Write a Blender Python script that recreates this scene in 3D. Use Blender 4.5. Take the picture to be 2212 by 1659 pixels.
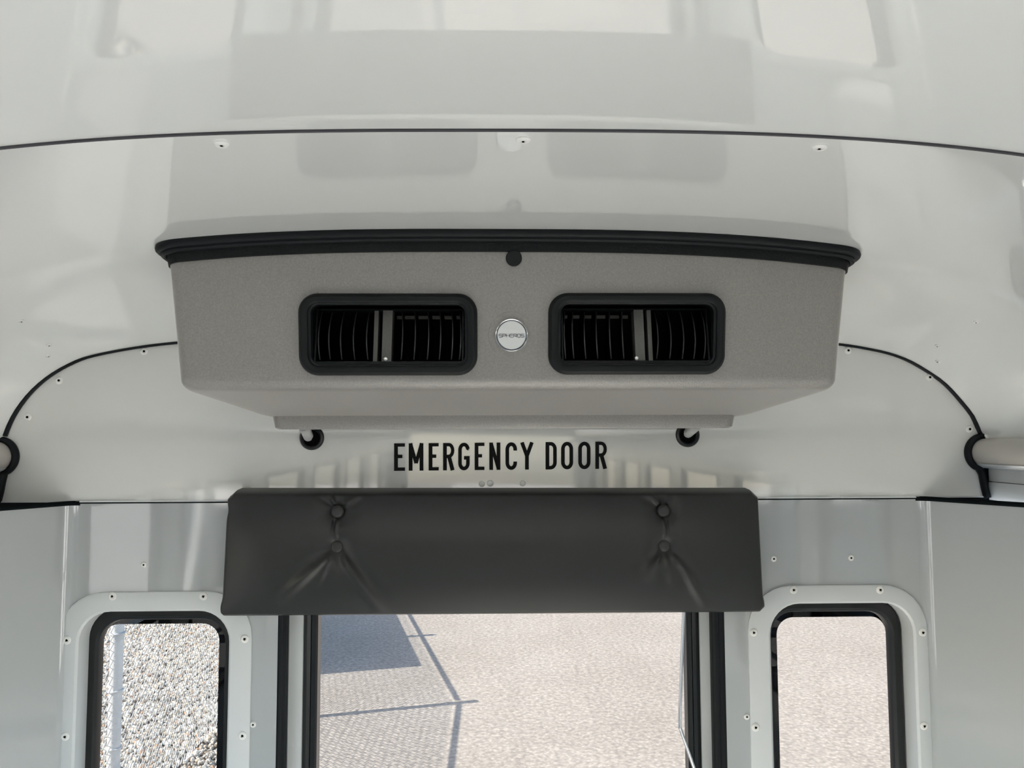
import bpy, bmesh, math, random
import numpy as np
from mathutils import Vector, Matrix
random.seed(7); rng = np.random.default_rng(7)
for o in list(bpy.data.objects): bpy.data.objects.remove(o)
S = bpy.context.scene; COL = S.collection
# ---------------------------------------------------------------- camera
CAMZ = 2.6                       # eye height above the ground outside (bus floor 0.95 m up)
FPX, CX, CY = 1661.0, 1106.0, 829.5
YAW, PITCH, ROLL = [math.radians(a) for a in (1.4, 4.0, -0.2)]
_fw = Vector((math.sin(YAW)*math.cos(PITCH), math.cos(YAW)*math.cos(PITCH), math.sin(PITCH)))
_rt = Vector((math.cos(YAW), -math.sin(YAW), 0)); _up = _rt.cross(_fw)
RT = _rt*math.cos(ROLL) + _up*math.sin(ROLL); UP = _up*math.cos(ROLL) - _rt*math.sin(ROLL); FW = _fw
cam_d = bpy.data.cameras.new('camera'); cam = bpy.data.objects.new('camera', cam_d); COL.objects.link(cam)
cam_d.sensor_width = 36; cam_d.lens = 36*FPX/2212; cam_d.clip_start = 0.02; cam_d.clip_end = 500
M = Matrix((RT, UP, -FW)).transposed().to_4x4(); M.translation = (0, 0, CAMZ); cam.matrix_world = M
S.camera = cam
# ---------------------------------------------------------------- light and exposure
SUN_EL = math.radians(39.6); SUN_H = Vector((0.97, 0.244, 0)).normalized()
w = bpy.data.worlds.new('sky'); S.world = w; w.use_nodes = True
nt = w.node_tree; nt.nodes.clear()
sk = nt.nodes.new('ShaderNodeTexSky'); sk.sky_type = 'NISHITA'; sk.sun_disc = False
sk.sun_elevation = SUN_EL; sk.sun_rotation = math.atan2(-SUN_H.x, -SUN_H.y); sk.altitude = 100; sk.air_density = 1.0; sk.dust_density = 1.5
bg = nt.nodes.new('ShaderNodeBackground'); bg.inputs['Strength'].default_value = 0.31
ou = nt.nodes.new('ShaderNodeOutputWorld')
nt.links.new(sk.outputs[0], bg.inputs[0]); nt.links.new(bg.outputs[0], ou.inputs[0])
sd = bpy.data.lights.new('sun', 'SUN'); sd.energy = 7.4; sd.angle = math.radians(0.36); sd.color = (1, .95, .88)
sun = bpy.data.objects.new('sun', sd); COL.objects.link(sun)
sdir = Vector((SUN_H.x*math.cos(SUN_EL), SUN_H.y*math.cos(SUN_EL), -math.sin(SUN_EL)))
sun.rotation_euler = sdir.to_track_quat('-Z', 'Y').to_euler(); sun.location = (-20, -5, 18)
S.view_settings.view_transform = 'Standard'; S.view_settings.look = 'None'
S.view_settings.gamma = 1; S.view_settings.use_curve_mapping = False; S.view_settings.exposure = 2.08
try:
    S.cycles.use_denoising = True; S.cycles.max_bounces = 12; S.cycles.diffuse_bounces = 8; S.cycles.transparent_max_bounces = 16
    S.cycles.sample_clamp_indirect = 4.0; S.cycles.caustics_reflective = False
except Exception: pass

# ---------------------------------------------------------------- helpers
def U(px, py, Y):
    """point on the plane at distance Y seen at a photograph pixel (used only to take measurements on a known plane)"""
    d = FW + RT*((px-CX)/FPX) - UP*((py-CY)/FPX)
    return Vector((d.x*Y/d.y, Y, CAMZ + d.z*Y/d.y))
def UX(px, Y, py=1085): return U(px, py, Y).x
def UZ(py, Y, px=1070): return U(px, py, Y).z
def Z(r): return CAMZ + r        # height given relative to eye level

def tag(o, label=None, cat=None, group=None, kind=None):
    if label: o['label'] = label
    if cat: o['category'] = cat
    if group: o['group'] = group
    if kind: o['kind'] = kind
    return o
def mk(name, v, f, mat, parent=None, smooth=True, angle=35):
    me = bpy.data.meshes.new(name); me.from_pydata([tuple(p) for p in v], [], [tuple(q) for q in f])
    bm = bmesh.new(); bm.from_mesh(me); bmesh.ops.recalc_face_normals(bm, faces=bm.faces); bm.to_mesh(me); bm.free()
    if smooth:
        me.polygons.foreach_set('use_smooth', [True]*len(me.polygons)); me.set_sharp_from_angle(angle=math.radians(angle))
    me.materials.append(mat)
    o = bpy.data.objects.new(name, me); COL.objects.link(o)
    if parent: o.parent = parent; o.matrix_parent_inverse = parent.matrix_world.inverted()
    return o
def mk_np(name, v, f, mat, parent=None, smooth=False):
    """v (n,3) and f (m,k) arrays"""
    me = bpy.data.meshes.new(name); n, (m, k) = len(v), f.shape
    me.vertices.add(n); me.vertices.foreach_set('co', np.ascontiguousarray(v, dtype=np.float32).ravel())
    me.loops.add(m*k); me.loops.foreach_set('vertex_index', np.ascontiguousarray(f, dtype=np.int32).ravel())
    me.polygons.add(m); me.polygons.foreach_set('loop_start', np.arange(0, m*k, k, dtype=np.int32))
    me.polygons.foreach_set('use_smooth', np.full(m, smooth)); me.update(calc_edges=True); me.validate()
    me.materials.append(mat)
    o = bpy.data.objects.new(name, me); COL.objects.link(o)
    if parent: o.parent = parent
    return o
def empty(name, loc, label, cat=None, group=None, kind=None):
    o = bpy.data.objects.new(name, None); COL.objects.link(o); o.location = loc; o.empty_display_size = .05
    o.matrix_world = Matrix.Translation(loc)
    return tag(o, label, cat, group, kind)
def child(o, parent):
    o.parent = parent; o.matrix_parent_inverse = parent.matrix_world.inverted(); return o
class MB:
    def __init__(s): s.v = []; s.f = []
    def add(s, v, f):
        b = len(s.v); s.v += [tuple(p) for p in v]; s.f += [tuple(i+b for i in q) for q in f]
    def box(s, x0, x1, y0, y1, z0, z1):
        s.add([(x, y, z) for x in (x0, x1) for y in (y0, y1) for z in (z0, z1)],
              [(0,1,3,2),(4,6,7,5),(0,4,5,1),(2,3,7,6),(0,2,6,4),(1,5,7,3)])
    def loft(s, loops, closed=True, cap0=False, cap1=False):
        n = len(loops[0]); v = [p for L in loops for p in L]; f = []
        for i in range(len(loops)-1):
            for j in range(n if closed else n-1):
                k = (j+1) % n
                f.append((i*n+j, i*n+k, (i+1)*n+k, (i+1)*n+j))
        if cap0: f.append(tuple(range(n))[::-1])
        if cap1: f.append(tuple((len(loops)-1)*n+j for j in range(n)))
        s.add(v, f)
    def tube(s, path, r, n=10, closed=False, cap=True, flat=(1, 1), up=None):
        P = [Vector(p) for p in path]; loops = []; m = len(P); ref = Vector(up) if up else None
        for i in range(m):
            a = P[i-1] if (i > 0 or closed) else P[i]; b = P[(i+1) % m] if (i < m-1 or closed) else P[i]
            t = (b-a).normalized()
            if ref is None: ref = Vector((0,0,1)) if abs(t.z) < .9 else Vector((1,0,0))
            u = (ref - t*ref.dot(t)).normalized(); q = t.cross(u)
            if not up: ref = u
            rr = r[i] if isinstance(r, (list, tuple)) else r
            loops.append([P[i] + u*(math.cos(2*math.pi*k/n)*rr*flat[0]) + q*(math.sin(2*math.pi*k/n)*rr*flat[1]) for k in range(n)])
        if closed: loops.append(loops[0])
        s.loft(loops, True, cap and not closed, cap and not closed)
    def lathe(s, prof, c, ax=(0,-1,0), n=20, cap=True):
        """prof: (radius, height along axis)"""
        ax = Vector(ax).normalized(); e1 = ax.orthogonal().normalized(); e2 = ax.cross(e1); c = Vector(c)
        s.loft([[c + ax*h + (e1*math.cos(2*math.pi*k/n) + e2*math.sin(2*math.pi*k/n))*max(r, 1e-5) for k in range(n)] for r, h in prof], True, False, cap)
    def build(s, name, mat, parent=None, smooth=True, angle=35): return mk(name, s.v, s.f, mat, parent, smooth, angle)
def rrect(x0, x1, z0, z1, r, n=8):
    r = max(1e-4, min(r, (x1-x0)/2-1e-4, (z1-z0)/2-1e-4)); out = []
    for cx, cz, a0 in ((x1-r, z1-r, 0), (x0+r, z1-r, 90), (x0+r, z0+r, 180), (x1-r, z0+r, 270)):
        for k in range(n+1):
            a = math.radians(a0+90*k/n); out.append((cx+r*math.cos(a), cz+r*math.sin(a)))
    return out
def smooth_path(P, n=6):
    P = [Vector(p) for p in P]; out = []
    for i in range(len(P)-1):
        p0, p1, p2, p3 = P[max(i-1,0)], P[i], P[i+1], P[min(i+2,len(P)-1)]
        for k in range(n):
            t = k/n
            out.append(.5*((2*p1)+(p2-p0)*t+(2*p0-5*p1+4*p2-p3)*t*t+(3*p1-p0-3*p2+p3)*t**3))
    return out+[P[-1]]

# ---------------------------------------------------------------- materials
def mat(name, col, rough=.5, metal=0, spec=.5, coat=0, bump=None, var=None):
    """bump: (scale, strength, distance, stretch xyz); var: (scale, amount) of colour grain"""
    m = bpy.data.materials.new(name); m.use_nodes = True; t = m.node_tree; b = t.nodes['Principled BSDF']
    b.inputs['Base Color'].default_value = (*col, 1); b.inputs['Roughness'].default_value = rough
    b.inputs['Metallic'].default_value = metal; b.inputs['Specular IOR Level'].default_value = spec
    b.inputs['Coat Weight'].default_value = coat; b.inputs['Coat Roughness'].default_value = .03
    tc = t.nodes.new('ShaderNodeTexCoord')
    if bump:
        mp = t.nodes.new('ShaderNodeMapping'); mp.inputs['Scale'].default_value = bump[3] if len(bump) > 3 else (1,1,1)
        nz = t.nodes.new('ShaderNodeTexNoise'); nz.inputs['Scale'].default_value = bump[0]; nz.inputs['Detail'].default_value = bump[4] if len(bump) > 4 else 3
        bp = t.nodes.new('ShaderNodeBump'); bp.inputs['Strength'].default_value = bump[1]; bp.inputs['Distance'].default_value = bump[2]
        t.links.new(tc.outputs['Object'], mp.inputs[0]); t.links.new(mp.outputs[0], nz.inputs[0])
        t.links.new(nz.outputs[0], bp.inputs['Height']); t.links.new(bp.outputs[0], b.inputs['Normal'])
    if var:
        nz = t.nodes.new('ShaderNodeTexNoise'); nz.inputs['Scale'].default_value = var[0]; nz.inputs['Detail'].default_value = 4
        rp = t.nodes.new('ShaderNodeMapRange'); rp.inputs[1].default_value = .3; rp.inputs[2].default_value = .7
        rp.inputs[3].default_value = 1-var[1]; rp.inputs[4].default_value = 1+var[1]
        mx = t.nodes.new('ShaderNodeVectorMath'); mx.operation = 'SCALE'; mx.inputs[0].default_value = col
        t.links.new(tc.outputs['Object'], nz.inputs[0]); t.links.new(nz.outputs[0], rp.inputs[0])
        t.links.new(rp.outputs[0], mx.inputs['Scale']); t.links.new(mx.outputs[0], b.inputs['Base Color'])
    return m
def glass_mat(name, tint):
    m = bpy.data.materials.new(name); m.use_nodes = True; t = m.node_tree; t.nodes.clear()
    tr = t.nodes.new('ShaderNodeBsdfTransparent'); tr.inputs[0].default_value = (*tint, 1)
    gl = t.nodes.new('ShaderNodeBsdfGlossy'); gl.inputs['Roughness'].default_value = 0.0; gl.inputs[0].default_value = (1,1,1,1)
    fr = t.nodes.new('ShaderNodeFresnel'); fr.inputs[0].default_value = 1.45
    mx = t.nodes.new('ShaderNodeMixShader'); o = t.nodes.new('ShaderNodeOutputMaterial')
    t.links.new(fr.outputs[0], mx.inputs[0]); t.links.new(tr.outputs[0], mx.inputs[1]); t.links.new(gl.outputs[0], mx.inputs[2]); t.links.new(mx.outputs[0], o.inputs[0])
    return m
WHITE = mat('gloss_white_ceiling', (.82,.83,.82), .025, spec=.6, bump=(1.9, .3, .010, (1,1,1), 1))
BULKW = mat('gloss_white_bulkhead', (.745,.75,.73), .04, spec=.8, bump=(2.2, .3, .006, (1,1,1), 1))  # a little below the ceiling white, its shade painted in
WALLW = mat('gloss_white_wall_shaded', (.44,.46,.467), .05, spec=.8, bump=(2.2, .3, .006, (1,1,1), 1))  # same white as the ceiling, darkened: weaker light on the walls is painted in
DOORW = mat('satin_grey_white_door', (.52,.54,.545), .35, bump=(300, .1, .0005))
FRAMEW = mat('satin_white_frame', (.65,.675,.69), .35, bump=(300, .1, .0005))
SCREWW = mat('white_screw', (.82,.82,.80), .3)
DARKHOLE = mat('dark_recess', (.003,.003,.0033), .9, spec=.05)
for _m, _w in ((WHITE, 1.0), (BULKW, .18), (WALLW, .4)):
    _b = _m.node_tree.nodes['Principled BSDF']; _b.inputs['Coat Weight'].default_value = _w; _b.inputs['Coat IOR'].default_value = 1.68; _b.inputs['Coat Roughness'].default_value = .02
RUBBER = mat('black_rubber', (.006,.008,.010), .5, spec=.22, bump=(220, .25, .001))
RUBBERG = mat('black_gloss_rubber', (.006,.008,.009), .28)
MATTEB = mat('matte_black_ledge', (.006,.008,.009), .9, spec=.05)
FOAM = mat('black_foam_seal', (.006,.008,.009), .6, spec=.25, bump=(420, .8, .002))
HOUSING = mat('grained_grey_plastic', (.235,.222,.207), .42, spec=1.0, bump=(520, .55, .0011, (1,1,.55), 4), var=(420, .15))
VENT = mat('black_vent_plastic', (.005,.007,.008), .42, spec=.25, bump=(500, .12, .0006))
FIN = mat('black_fin_shaded', (.001,.001,.001), .6, spec=.05); FINEDGE = mat('black_fin_lit_edge', (.012,.014,.015), .35)  # one plastic: shade between fins painted into the body, light into the edge
POST = mat('grained_dark_post', (.13,.128,.12), .5, bump=(300, .6, .001))
_h = HOUSING.node_tree.nodes['Principled BSDF']; _h.inputs['Coat Weight'].default_value = .5; _h.inputs['Coat Roughness'].default_value = .38; _h.inputs['Sheen Weight'].default_value = 1.0; _h.inputs['Sheen Roughness'].default_value = .28; _h.inputs['Sheen Tint'].default_value = (1,.96,.92,1)
CHROME = mat('chrome', (.85,.86,.87), .08, metal=1)
STEEL = mat('zinc_screw', (.75,.75,.72), .3, metal=1)
BADGE = mat('badge_silver', (.72,.74,.74), .35)
INK = mat('black_vinyl_lettering', (.006,.007,.007), .5, spec=.12)
NAVY = mat('dark_badge_print', (.02,.025,.05), .4)
VINYL = mat('charcoal_vinyl', (.026,.028,.028), .35, spec=.35, bump=(600, .15, .0004))
VINYLB = mat('charcoal_vinyl_button', (.036,.036,.038), .4, spec=.35)
STITCH = mat('seam_welt', (.012,.012,.012), .6)
TUBE = mat('warm_grey_tube', (.50,.475,.44), .4)
HEADER = mat('light_grey_header', (.60,.62,.615), .3)
SEAMLINE = mat('dark_seam_line', (.05,.05,.06), .6)
HOSE = mat('white_ribbed_hose', (.5,.5,.5), .5)
CLEAR = mat('clear_bumper', (.86,.87,.85), .05, spec=1.0)
FLOORM = mat('pale_bounce_floor', (.80,.79,.76), .6); FLOORD = mat('dark_rubber_floor', (.20,.20,.20), .6)  # unseen floor tones made up: pale rear bounces light up, dark aisle cuts it
GALV = mat('galvanised_steel', (.66,.69,.71), .45, metal=.2)
WIRE = mat('bright_fence_wire', (.80,.82,.83), .4, metal=.1)
BOARD = mat('painted_board', (.5,.5,.48), .6)
GLASS_R = glass_mat('dimming_rear_glass', (.203,.196,.183)); GLASS_S = glass_mat('clear_side_glass', (.93,.95,.94))  # rear tint made up to dim the sunlit ground to the cabin's level

# ---------------------------------------------------------------- shell measurements (z relative to the eye)
YW = 1.5                                  # rear wall
ZSEAM = UZ(1080, YW, 1062)-CAMZ           # joint between bulkhead and lower wall
ZFLOOR = -1.65
SEAMY = 0.722; SKEW = .012
def _resample(P, n=129):
    P = np.array(P, float); d = np.r_[0, np.cumsum(np.hypot(*np.diff(P, axis=0).T))]; t = np.linspace(0, d[-1], n)
    return np.stack([np.interp(t, d, P[:, 0]), np.interp(t, d, P[:, 1])], -1)
_a = np.linspace(0, math.pi, 721); _c = np.cos(_a)
ROOF_FRONT = _resample(np.stack([.99*np.sign(_c)*np.abs(_c)**(2/2.85), np.sin(_a)], -1)*[1, .2965])
_meas = [(.972,-.018),(.968,-.005),(.958,.015),(.947,.042),(.922,.075),(.893,.107),(.860,.131),(.822,.153),(.784,.167),(.746,.1755),(.691,.1845),(.60,.1925),(.45,.200),(.25,.205),(.05,.207),
         (-.15,.2065),(-.35,.2035),(-.50,.198),(-.622,.188),(-.700,.178),(-.779,.162),(-.817,.147),(-.855,.124),(-.887,.095),(-.911,.063),(-.927,.032),(-.938,-.001),(-.943,-.018)]
ROOF_REAR = _resample([(p.x, p.y) for p in smooth_path([(x, z, 0) for x, z in _meas], 8)])
_cache = {}
def outline_at(Y):
    """cross-section of the roof lining at distance Y, right to left"""
    k = round(Y, 5)
    if k not in _cache:
        t = min(1, max(0, (Y-1.10)/(YW-1.10))); t = t*t*(3-2*t)*.35 + t**1.7*.65
        F = ROOF_FRONT.copy()
        if Y < SEAMY:
            e = min(SEAMY-Y, .6); F[:, 1] *= 1+(.026*e + .09*e*e)/.2965
        _cache[k] = F*(1-t)+ROOF_REAR*t
    return _cache[k]
def zc(X, Y):
    P = outline_at(Y); return float(np.interp(X, P[::-1, 0], P[::-1, 1]))
def prof_pt(Y, a):
    P = outline_at(Y); t = a/math.pi*128; i = min(127, int(t)); q = P[i]+(P[i+1]-P[i])*(t-i); return float(q[0]), float(q[1])
def on_ceiling(px, py):
    d = FW + RT*((px-CX)/FPX) - UP*((py-CY)/FPX); Y = .3
    while Y < 1.49:
        if d.z/d.y*Y >= zc(d.x/d.y*Y, Y): break
        Y += .001
    p = Vector((d.x/d.y*Y, Y, Z(d.z/d.y*Y))); e = .004
    n = Vector((-(zc(p.x+e, Y)-zc(p.x-e, Y))/(2*e), -(zc(p.x, Y+e)-zc(p.x, Y-e))/(2*e), 1)).normalized()
    return p, -n
# ---------------------------------------------------------------- ceiling
def ceiling_mesh(name, Y0, Y1, ny, drop):
    NU = 128; L = []
    for j in range(ny+1):
        Y = Y0+(Y1-Y0)*j/ny; R = []
        wgt = max(0, 1-abs(Y-SEAMY)/.75)               # the seam runs a touch askew
        for i in range(NU+1):
            x, z = prof_pt(Y, math.pi*i/NU); y = Y-SKEW*x*wgt; x, z = prof_pt(y, math.pi*i/NU); R.append((x, y, Z(z-drop)))
        L.append(R)
    b = MB(); b.loft(L, closed=False); return b.build(name, WHITE, angle=80)
ceil_main = tag(ceiling_mesh('ceiling', -6.0, SEAMY+.004, 60, 0), 'glossy white ceiling panel ahead of the cross seam', kind='structure')
ceil_cap = tag(ceiling_mesh('ceiling', SEAMY, YW, 60, .0022), 'glossy white rear ceiling cap above the evaporator unit', kind='structure')
b = MB(); NU = 128
ring = lambda Y, d: [(x, Y-SKEW*x, Z(z-d)) for x, z in (prof_pt(SEAMY, math.pi*i/NU) for i in range(NU+1))]
b.loft([ring(SEAMY-.0012, -.001), ring(SEAMY-.0012, .0018), ring(SEAMY+.0004, .0026)], closed=False)  # dark strip drawn along the ceiling seam
tag(b.build('trim_1', SEAMLINE), 'thin dark line across the ceiling seam', kind='structure')
def screw_at(parent, p, n, r=.0085, hole='round', hs=.29):
    p = Vector(p); n = Vector(n); b = MB()
    b.lathe([(r, -.001), (r, .0008), (r*.86, .0021), (r*.55, .0028), (r*.34, .0024), (r*.30, .0012)], p, n, 18)
    o = b.build('screw', SCREWW, parent)
    h = MB()
    if hole == 'tri':
        e1 = n.orthogonal().normalized(); e2 = n.cross(e1); a0 = random.uniform(0, 6.28); c = p + n*.0030
        h.add([c + (e1*math.cos(a0+2.094*k)+e2*math.sin(a0+2.094*k))*r*.36 for k in range(3)] + [c - n*.002 + (e1*math.cos(a0+2.094*k)+e2*math.sin(a0+2.094*k))*r*.36 for k in range(3)],
              [(0,1,2),(0,3,4,1),(1,4,5,2),(2,5,3,0)])
    else:
        h.lathe([(r*hs, .0012), (r*hs, .0026)], p, n, 12)
    h.build('socket', DARKHOLE, o)
    return o
for px, py in ((478,305),(1130,296),(1770,312)):
    p, n = on_ceiling(px, py); screw_at(ceil_cap, p+n*.0026, n, .0078, hs=.17)
for px, py in ((45,690),(105,742),(103,766),(2110,692),(2026,744),(2027,778)):
    p, n = on_ceiling(px, py); screw_at(ceil_cap, p+n*.0024, n, .0048, hs=.2)
p, n = on_ceiling(2131, 944); screw_at(ceil_cap, p+n*.002, n, .006)

# ---------------------------------------------------------------- upper bulkhead with its rubber seal
TC = {-1: (-.9445, -.033), 1: (.966, -.033)}     # raceway tube centres
RT_TUBE, RR = .0285, .0365
XB = {-1: UX(-3, YW), 1: UX(2130, YW)}
arc = [prof_pt(YW, math.pi*i/160) for i in range(161)]     # right to left
def side_path(s, rr):
    """from the roof arc down round the tube to the seam, on one side"""
    cx, cz = TC[s]; P = []
    for k in range(15):
        a = math.radians(84 + (246-84)*k/14); P.append((cx + s*math.cos(a)*rr, cz + math.sin(a)*rr))
    zb_ = cz-RR
    P += [(XB[s]-s*.0085, zb_-.004), (XB[s]-s*.0070, zb_-.012), (XB[s]-s*.004, (zb_+ZSEAM)/2-.006), (XB[s], ZSEAM)]
    return P
top = [q for q in arc if q[1] > .012]
outline = [(XB[1], ZSEAM)] + side_path(1, RR)[::-1][1:] + top + side_path(-1, RR)
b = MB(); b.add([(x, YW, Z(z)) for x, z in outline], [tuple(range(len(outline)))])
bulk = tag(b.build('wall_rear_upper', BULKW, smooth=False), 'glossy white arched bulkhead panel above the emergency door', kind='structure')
b = MB(); b.box(XB[-1], XB[1], YW-.0035, YW+.001, Z(ZSEAM), Z(ZSEAM)+.0025)
b.build('bottom_lip', FRAMEW, bulk)
for px, py in ((312,759),(128,822),(60,901),(1832,757),(2008,815),(2094,927)):
    screw_at(bulk, U(px, py, YW), (0,-1,0), .0075)
b = MB(); b.tube([(x, YW-.002, Z(z)) for x, z in arc if z > .004], .0054, 10, flat=(1.0, 1.0), up=(0,1,0))
tag(b.build('trim_2', RUBBER), 'black rubber seal along the arched top of the rear bulkhead', kind='structure')
for i, s in enumerate((-1, 1)):
    b = MB()
    pts = [Vector((x, YW-.004, Z(z))) for x, z in side_path(s, RR-.0035)]
    b.tube(smooth_path(pts, 3), .0064, 12, flat=(1.3, 1.0), up=(0,1,0))
    tag(b.build('trim_%d' % (3+i), RUBBER), 'black rubber seal looping round the end of the %s raceway tube' % ('left', 'right')[i], kind='structure')
# clear bumpers on the bulkhead
for px, py, r in ((1041,1045,.0062),(1059,1044,.0066),(1129,1044,.0058)):
    b = MB(); b.lathe([(r, -.0005), (r, .0006), (r*.93, .0012), (r*.8, .0015), (0, .0016)], U(px, py, YW), (0,-1,0), 20)
    b.build('round_bumper', CLEAR, bulk)

# ---------------------------------------------------------------- lower walls
XW = {-1: UX(172, YW), 1: UX(1979, YW)}
DX, DY = .09, .15
FR = {}   # window frames: outer x0,x1,top / inner opening
FR[-1] = dict(x0=UX(136,YW), x1=UX(542,YW,1500), zt=UZ(1278,YW,330), ix0=UX(181,YW), ix1=UX(502,YW), iz=UZ(1320,YW,340))
FR[1] = dict(x0=UX(1616,YW,1400), x1=UX(2003,YW,1400), zt=UZ(1264,YW,1810), ix0=UX(1656,YW), ix1=UX(1961,YW), iz=UZ(1303,YW,1800))
ZWB = Z(-1.15)                             # bottom of the rear windows
DOOR = (UX(598,YW,1500), UX(1568,YW,1500), Z(-.19))
def wall(name, path, holes, z0, z1, material, parent=None):
    """sheet along a plan path; holes are (s0, s1, z0, z1) with s the distance along the path"""
    P = [Vector(p) for p in path]; d = [0]
    for a, c in zip(P, P[1:]): d.append(d[-1]+(c-a).length)
    def at(s):
        for i in range(len(d)-1):
            if s <= d[i+1]+1e-9: return P[i].lerp(P[i+1], (s-d[i])/max(1e-9, d[i+1]-d[i]))
        return P[-1]
    ss = sorted(set([round(x, 5) for x in d] + [round(x, 5) for h in holes for x in h[:2]]))
    zs = sorted(set([z0, z1] + [x for h in holes for x in h[2:]]))
    v = [(at(s).x, at(s).y, z) for s in ss for z in zs]; f = []; nz = len(zs)
    for i in range(len(ss)-1):
        for j in range(nz-1):
            sm, zm = (ss[i]+ss[i+1])/2, (zs[j]+zs[j+1])/2
            if not any(h[0] < sm < h[1] and h[2] < zm < h[3] for h in holes): f.append((i*nz+j, (i+1)*nz+j, (i+1)*nz+j+1, i*nz+j+1))
    used = sorted(set(i for q in f for i in q)); mp = {i: k for k, i in enumerate(used)}
    return mk(name, [v[i] for i in used], [tuple(mp[i] for i in q) for q in f], material, parent, angle=25), at
ZS = Z(ZSEAM)
x0 = XW[-1]
holes = [(FR[-1]['ix0']-.004-x0, FR[-1]['ix1']+.004-x0, ZWB-.004, FR[-1]['iz']+.004), (DOOR[0]-x0, DOOR[1]-x0, Z(ZFLOOR)-.01, DOOR[2]),
         (FR[1]['ix0']-.004-x0, min(FR[1]['ix1']+.004, XW[1]-.002)-x0, ZWB-.004, FR[1]['iz']+.004)]
holes[0] = (max(.002, holes[0][0]),) + holes[0][1:]
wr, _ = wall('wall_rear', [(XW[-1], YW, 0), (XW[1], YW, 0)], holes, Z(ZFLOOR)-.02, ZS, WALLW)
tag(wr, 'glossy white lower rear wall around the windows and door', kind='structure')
SIDEW = [(.86,.38), (.21,-.55), (-.81,-1.57), (-1.83,-2.59), (-2.85,-3.61), (-3.87,-4.63), (-4.85,-5.5)]
XS = 1.11
sidewall = {}
for s, nm in ((-1, 'left'), (1, 'right')):
    pth = []; bx, r = XW[s], .028; th = math.atan2(DY, DX)
    for k in range(7):                      # eased bend out of the rear wall
        a = th*k/6; pth.append((bx + s*(math.sin(a))*r, YW-(1-math.cos(a))*r, 0))
    ex, ey = pth[-1][:2]; t = (XS-abs(ex))/DX; e2 = ey-DY*t
    pth += [(s*(XS-.03), e2+.03*DY/DX, 0), (s*(XS-.008), e2-.02, 0), (s*XS, e2-.07, 0), (s*XS, -6.0, 0)]
    L = 0; Pv = [Vector(p) for p in pth]
    for a, c in zip(Pv[:-2], Pv[1:-1]): L += (c-a).length
    yb = Pv[-2].y
    hl = [(L+yb-y1, L+yb-y0, Z(-1.0), Z(-.165)) for y1, y0 in [(min(a, yb-.02), b_) for a, b_ in SIDEW]]
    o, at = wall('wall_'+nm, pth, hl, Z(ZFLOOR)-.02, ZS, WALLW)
    sidewall[s] = pth
    tag(o, 'glossy white %s side wall turning the rear corner' % nm, kind='structure')
    # black rubber ledge on top of the side wall, and its bead
    lb = MB()
    tri = [p for p in pth if abs(p[0]) < .955]
    cross = (s*.958, pth[6][1]-DY*(.958-abs(pth[6][0]))/DX)
    poly = [(p[0], p[1]) for p in tri] + [cross, (s*.958, YW)]
    lb.add([(x, y, ZS-.003) for x, y in poly], [tuple(range(len(poly)))])
    lb.tube([(p[0]*.9985, p[1]-.001, ZS-.0015) for p in tri] + [(cross[0], cross[1], ZS-.0015)] + [(s*(XS-.03), e2+.03*DY/DX, ZS-.002)], .0045, 8)
    lb.build('rubber_ledge', MATTEB, o)
b = MB(); b.box(-1.1, 1.1, YW+.0006, YW+.03, ZS-.012, ZS+.012); b.box(.90, 1.1, YW+.0006, YW+.02, ZS, Z(.06)); b.box(-1.1, -.88, YW+.0006, YW+.02, ZS, Z(.06)); b.tube([(XW[-1]-.02, YW-.0008, ZS-.001), (XW[1]+.02, YW-.0008, ZS-.001)], .0018, 8)  # boxes are hidden backing added to stop light leaking through the joint
tag(b.build('trim_5', MATTEB), 'thin black joint line between bulkhead and lower rear wall', kind='structure')
# floor, front closure with windscreen opening
b = MB(); b.box(-XS-.02, XS+.02, -.8, YW+.02, Z(ZFLOOR)-.03, Z(ZFLOOR)); tag(b.build('floor', FLOORM), 'unseen floor at the rear of the bus, made pale to bounce light upward', kind='structure')
b = MB(); b.box(-XS-.02, XS+.02, -6.02, -.8, Z(ZFLOOR)-.03, Z(ZFLOOR)); tag(b.build('floor', FLOORD), 'unseen dark rubber floor along the aisle of the bus, dark to cut bounced light', kind='structure')
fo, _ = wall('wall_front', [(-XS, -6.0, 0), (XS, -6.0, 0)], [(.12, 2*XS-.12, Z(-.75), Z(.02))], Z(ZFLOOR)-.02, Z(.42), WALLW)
tag(fo, 'white front wall of the bus with the windscreen opening', kind='structure')
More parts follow.
